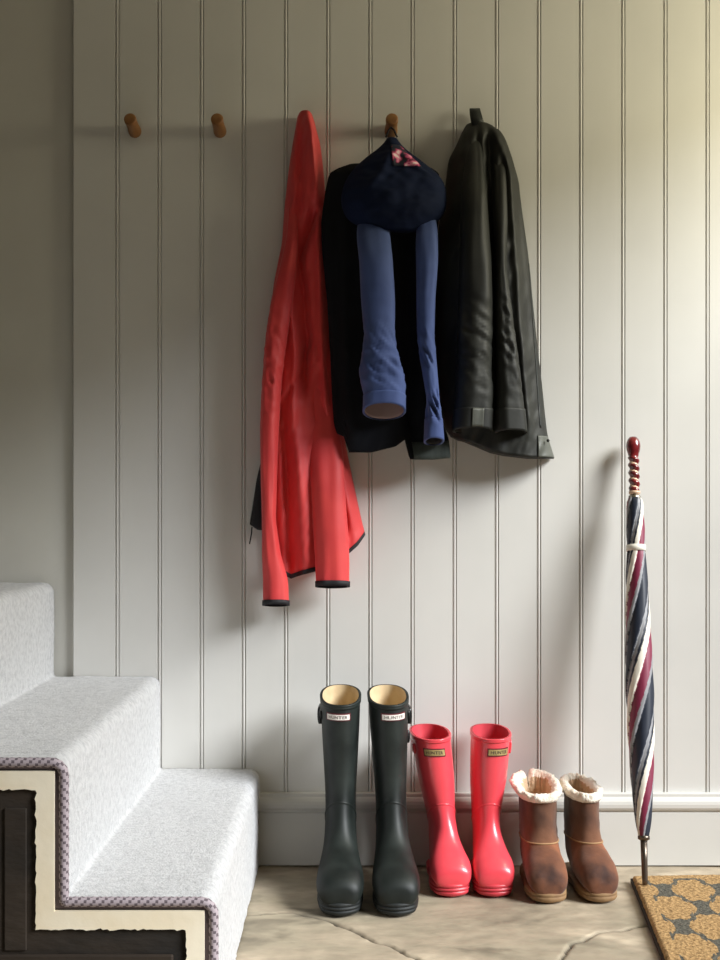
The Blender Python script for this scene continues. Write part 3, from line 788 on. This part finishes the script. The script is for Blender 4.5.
# ---- sheepskin boots
HWF_U = ([0, .02, .06, .14, .26, .42, .56, .70, .80, .89, .95, .985, 1.0], [0, .020, .031, .038, .040, .040, .044, .0485, .0475, .041, .031, .018, 0])
U_SECS = [(.2325,.042,.2325,.016,.016),(.229,.056,.230,.014,.032),(.219,.071,.221,.013,.0430),(.202,.083,.202,.013,.0475),(.180,.093,.174,.013,.048),(.161,.104,.130,.013,.0460),
          (.150,.117,.075,.018,.043),(.144,.130,.025,.035,.0415),(.141,.145,.008,.075,.0405),(.139,.165,.004,.125,.0400),(.138,.183,.002,.170,.0400),(.138,.198,.001,.203,.0405)]
def sheepskin_boot(label, X, w, yaw, lean, flare, seed, cz, slit, kw=1.0, kf=1.0):
    root = thing('sheepskin_boot', label, 'boot', (0, 0, 0), 'brown sheepskin boots', world=False)
    secs = [q[:4] + (q[4]*(kf if q[1] < .112 else kw),) for q in U_SECS]
    B = Boot(secs, .235, (HWF_U[0], [h*kf for h in HWF_U[1]]), 66, 56, lean, .11)
    zs = .101
    def vat(t):
        a, b = .35, 1.0
        for _ in range(18):
            m = (a+b)/2
            if B.pt(m, t).z < zs + .004*math.cos(t): a = m
            else: b = m
        return a
    T = [2*math.pi*j/56 for j in range(56)]; VJ = [vat(t) for t in T]
    def warp(p):
        q = .0026*nz(p.x*30+seed, p.y*30, p.z*26) + .0012*nz(p.x*70+seed, p.y*70, p.z*70)
        return p + Vector((p.x, p.y-.08, 0)).normalized()*q
    mb = MB(); mb.rings([[warp(B.pt(vj*i/46, t)) for t, vj in zip(T, VJ)] for i in range(47)], True, True, False); mb.build('foot', M['suedefoot'], root)
    R = [[warp(B.pt(vj + (1-vj)*i/26, t, .0012)) for t, vj in zip(T, VJ)] for i in range(27)]; R += [B.ring(1, -.006)]
    mb = MB(); mb.rings(R); mb.build('shaft', M['suede'], root)
    mb = MB(); R = [warp(B.pt(vj, t, .0010)) for t, vj in zip(T, VJ)]; tube(mb, R + R[:2], .0019, 8, False); mb.build('seam', M['thread'], root)
    lv = [(0, -.008), (.003, -.002), (.008, .0008), (.013, .0008), (.0142, -.0006), (.0155, .0008), (.0205, .0004), (.0225, -.005)]
    mb = MB(); mb.rings(B.sole(lv), True, True, True); mb.build('sole', M['uggsole'], root)
    # turned-out sheepskin collar, taller at the back, with a slit
    na = 96; R = []
    prof = [(-.010, .0015), (-.009, .005), (-.003, .0085), (.004, .0095), (.009, .0065), (.0105, 0), (.008, -.006), (.002, -.0105), (-.014, -.012), (-.03, -.011), (-.05, -.010)]
    for k, (dz, o) in enumerate(prof):
        ring = []
        for j in range(na):
            t = 2*math.pi*j/na; p = B.pt(1, t, 0); ct = math.cos(t)
            back = (.5 - .5*ct)
            hgt = 1 + cz*back**1.5 if dz > -.005 else 1
            g = 1.0
            if slit and dz > -.008:
                da = abs((t - slit + math.pi) % (2*math.pi) - math.pi)
                g = 1 - .95*math.exp(-(da/.10)**2)
            side = max(0, math.sin(t)) + .25*max(0, -math.sin(t))
            fl = flare*side*max(0, min(1, (dz+.012)/.02)) if k < 7 else flare*.5*side*max(0, (dz+.03)/.04)
            lump = (.0050*nz(math.cos(t)*6+seed, math.sin(t)*6, k*.5) + .0034*nz(math.cos(t)*15+seed, math.sin(t)*15, k*.9)) if k > 0 else 0
            d = Vector((math.sin(t), ct, 0))
            oo = o + fl + lump
            q = p + d*oo; q.z += (dz*hgt + (.02*cz*back if dz > -.005 else 0))*g + lump*.6 + (dz > -.005)*(1-g)*-.014
            ring.append(q)
        R.append(ring)
    mb = MB(); mb.rings(R, True, False, True, 0, lambda i, j: 1 if i >= 7 else 0)
    o = mb.build('fleece_collar', [M['wool'], M['wooldark']], root); o['label'] = 'cream fleece collar'
    place(root, X, w, yaw)
sheepskin_boot('brown sheepskin lined boot with wide folded fleece top, next to the pink boots', gx(537.5, .13), .063, .0, (0, 0), .014, 3.0, .65, math.pi - .3, .95, .90)
sheepskin_boot('brown sheepskin lined boot with narrow fleece top, rightmost boot of the row', gx(574.5, .09), .060, .10, (0, 0), .000, 21.0, .3, 0, .78, .84)

# ================================================================ UMBRELLA
def umbrella():
    A = W(633, 437, .030); tipz = .0165
    s = (885-PY)/(H-tipz); w = D - F/s; T = Vector(((645-PX)/s, -w, tipz))
    root = thing('umbrella', 'furled navy, burgundy and ivory striped umbrella leaning against the wall by the doormat', 'umbrella', T)
    ax = (T-A); Ln = ax.length; ax.normalize(); x, y = frame_of(ax)
    if x.x < 0: x, y = -x, -y
    def P(py): return A + ax*(Ln*(py-437)/448.0)
    def lathe(prof, name, m, parent, n=24, fn=None, mfun=None):
        R = []
        for py, r in prof:
            c = P(py); R.append([c + (x*math.cos(t) + y*math.sin(t))*((r/435)*(fn(py, t) if fn else 1)) for t in [2*math.pi*k/n for k in range(n)]])
        mb = MB(); mb.rings(R, True, True, True, 0, mfun); o = mb.build(name, m, parent); return o
    hp = [(436.5, .6), (437.5, 3.8), (440, 5.6), (443, 6.7), (447, 7.1), (451, 6.6), (455, 5.4), (458, 4.8)]
    k = 458
    hp += [(q, 4.9) for q in np.arange(459, 494, .8)] + [(495, 5.2), (497, 4.6)]
    h = lathe(hp, 'handle', [M['handle'], M['horn']], root, 28, lambda py, t: 1 + (.17*math.sin(2*math.pi*(py-459)/8.2 + t) if 458.5 < py < 494 else 0),
              lambda i, j: 1 if (hp[i][0] > 458.5 and hp[i][0] < 494 and math.sin(2*math.pi*(hp[i][0]-459)/8.2 + 2*math.pi*j/28) < -.80) else 0)
    lathe([(494.5, 3), (495, 5.6), (497.5, 5.6), (498, 3.2), (503, 3.0), (503.5, 3.0)], 'collar', M['horn'], root)
    lathe([(497, 2.6), (499, 4.6), (500, 5.4), (504, 5.6), (505.5, 6.4), (507, 3)], 'runner', M['steel'], root, 20, lambda py, t: 1 + .12*math.cos(8*t))
    wid = [(502, 6.0), (506, 7.8), (515, 8.6), (535, 9.0), (551, 8.6), (555, 8.2), (560, 9.2), (590, 10.6), (620, 11.6), (660, 12.8), (700, 13.2), (740, 12.6), (770, 11.4), (800, 9.8), (825, 7.4), (838, 5.4), (842, 3.8)]
    n = 96; seq = [(0, 58), (1, 76), (3, 118), (2, 150), (0, 162), (1, 180)]
    pys = list(np.arange(502, 842.1, 2.0))
    def tw(py): return -math.radians((py-502)*1.5)
    def sect(py, t): return (math.degrees(t + tw(py)) + 20) % 180
    def colr(i, j):
        a = sect(pys[i]+1, 2*math.pi*(j+.5)/n)
        for c, e in seq:
            if a < e: return c
        return 1
    def fold(py, t):
        a = (math.degrees(t + tw(py)) + 20) % 60 / 60
        return 1.03 - .14*a**2 + .02*nz(math.cos(t)*3, py*.03, math.sin(t)*3)
    R = []
    for py in pys:
        c = P(py); r = float(np.interp(py, [q[0] for q in wid], [q[1] for q in wid]))/440
        R.append([c + (x*math.cos(t) + y*math.sin(t))*(r*fold(py, t)) for t in [2*math.pi*k/n for k in range(n)]])
    mb = MB(); mb.rings(R, True, True, True, 0, colr)
    mb.build('canopy', [M['u_navy'], M['u_grey'], M['u_white'], M['u_burg']], root)
    lathe([(551, 8.4), (551.2, 9.4), (557.3, 9.7), (557.5, 8.4)], 'strap', M['u_white'], root, 32)
    lathe([(838, 4.5), (839, 5.6), (842, 5.6), (843.5, 3)], 'ferrule_cup', M['darksteel'], root)
    lathe([(842, 3.3), (862, 3.0), (880, 2.7), (884.4, 2.4), (885, 1.2)], 'tip', M['darksteel'], root)
umbrella()

# ================================================================ DOORMAT
def doormat():
    z = .016; s = (875-PY)/(H-z); w = D - F/s; X = (632-PX)/s
    root = thing('doormat', 'tan coir doormat with dark grey trellis pattern on the stone floor', 'doormat', (X, -w, 0), world=False)
    nx, ny = 150, 240; wd, ln = .46, .76
    v = []
    for i in range(ny+1):
        for j in range(nx+1):
            a, b = j/nx*wd, -i/ny*ln
            e = min(1, min(a, wd-a, -b, ln+b)/.008)
            v.append((a + .115*b + .0016*nz(b*60, 3)*(1-e), b + .05*a + .0016*nz(a*60, 5)*(1-e), .004 + .012*math.sqrt(max(0, 1-(1-e)**2)) + .0012*nz(a*260, b*260)*e))
    f = [[i*(nx+1)+j, (i+1)*(nx+1)+j, (i+1)*(nx+1)+j+1, i*(nx+1)+j+1] for i in range(ny) for j in range(nx)]
    mesh('coir_pile', v, f, M['coir'], root)
    mb = MB(); mb.box((-.003, -ln-.003, -.001), (wd+.003, .003, .0075)); mb.v = [(a + .115*b, b + .05*a, c) for a, b, c in mb.v]; mb.build('backing', M['matback'], root, smooth=False)
doormat()

# ================================================================ LIGHT
def look(o, d): o.rotation_euler = Vector(d).to_track_quat('-Z', 'Y').to_euler()
sun = bpy.data.lights.new('daylight', 'SUN'); so = bpy.data.objects.new('daylight', sun); COL.objects.link(so)
sun.energy = 6.3; sun.angle = math.radians(26); sun.color = (.94, .972, 1.0)
so.location = (3, -1, 3); look(so, (-1, .6, -.73))
ar = bpy.data.lights.new('added_warm_glow', 'AREA'); ao = bpy.data.objects.new('added_warm_glow', ar); COL.objects.link(ao)  # added warm panel that brightens the upper right wall, no known source
ar.shape = 'RECTANGLE'; ar.size = .55; ar.size_y = .45; ar.energy = 12.5; ar.color = (1, .93, .66)
ao.location = (XR + .03, -.46, 1.82); look(ao, (-1, 0, 0))
w = bpy.data.worlds.new('World'); SC.world = w; w.use_nodes = True
w.node_tree.nodes['Background'].inputs['Color'].default_value = (1, .92, .76, 1)
w.node_tree.nodes['Background'].inputs['Strength'].default_value = .018

# ================================================================ CAMERA
cam = bpy.data.cameras.new('camera'); co = bpy.data.objects.new('camera', cam); COL.objects.link(co)
co.location = (0, -D, H); co.rotation_euler = (math.pi/2, 0, 0)
cam.sensor_fit = 'AUTO'; cam.sensor_width = 36; cam.lens = F/960*36
cam.shift_x = (360-PX)/960; cam.shift_y = (PY-480)/960
cam.clip_start = .05
SC.camera = co
for o in list(bpy.data.objects):
    if '_w' in o: del o['_w']
SC.view_settings.view_transform = 'Standard'; SC.view_settings.look = 'None'
SC.view_settings.gamma = 1; SC.view_settings.use_curve_mapping = False
SC.view_settings.exposure = 0.0
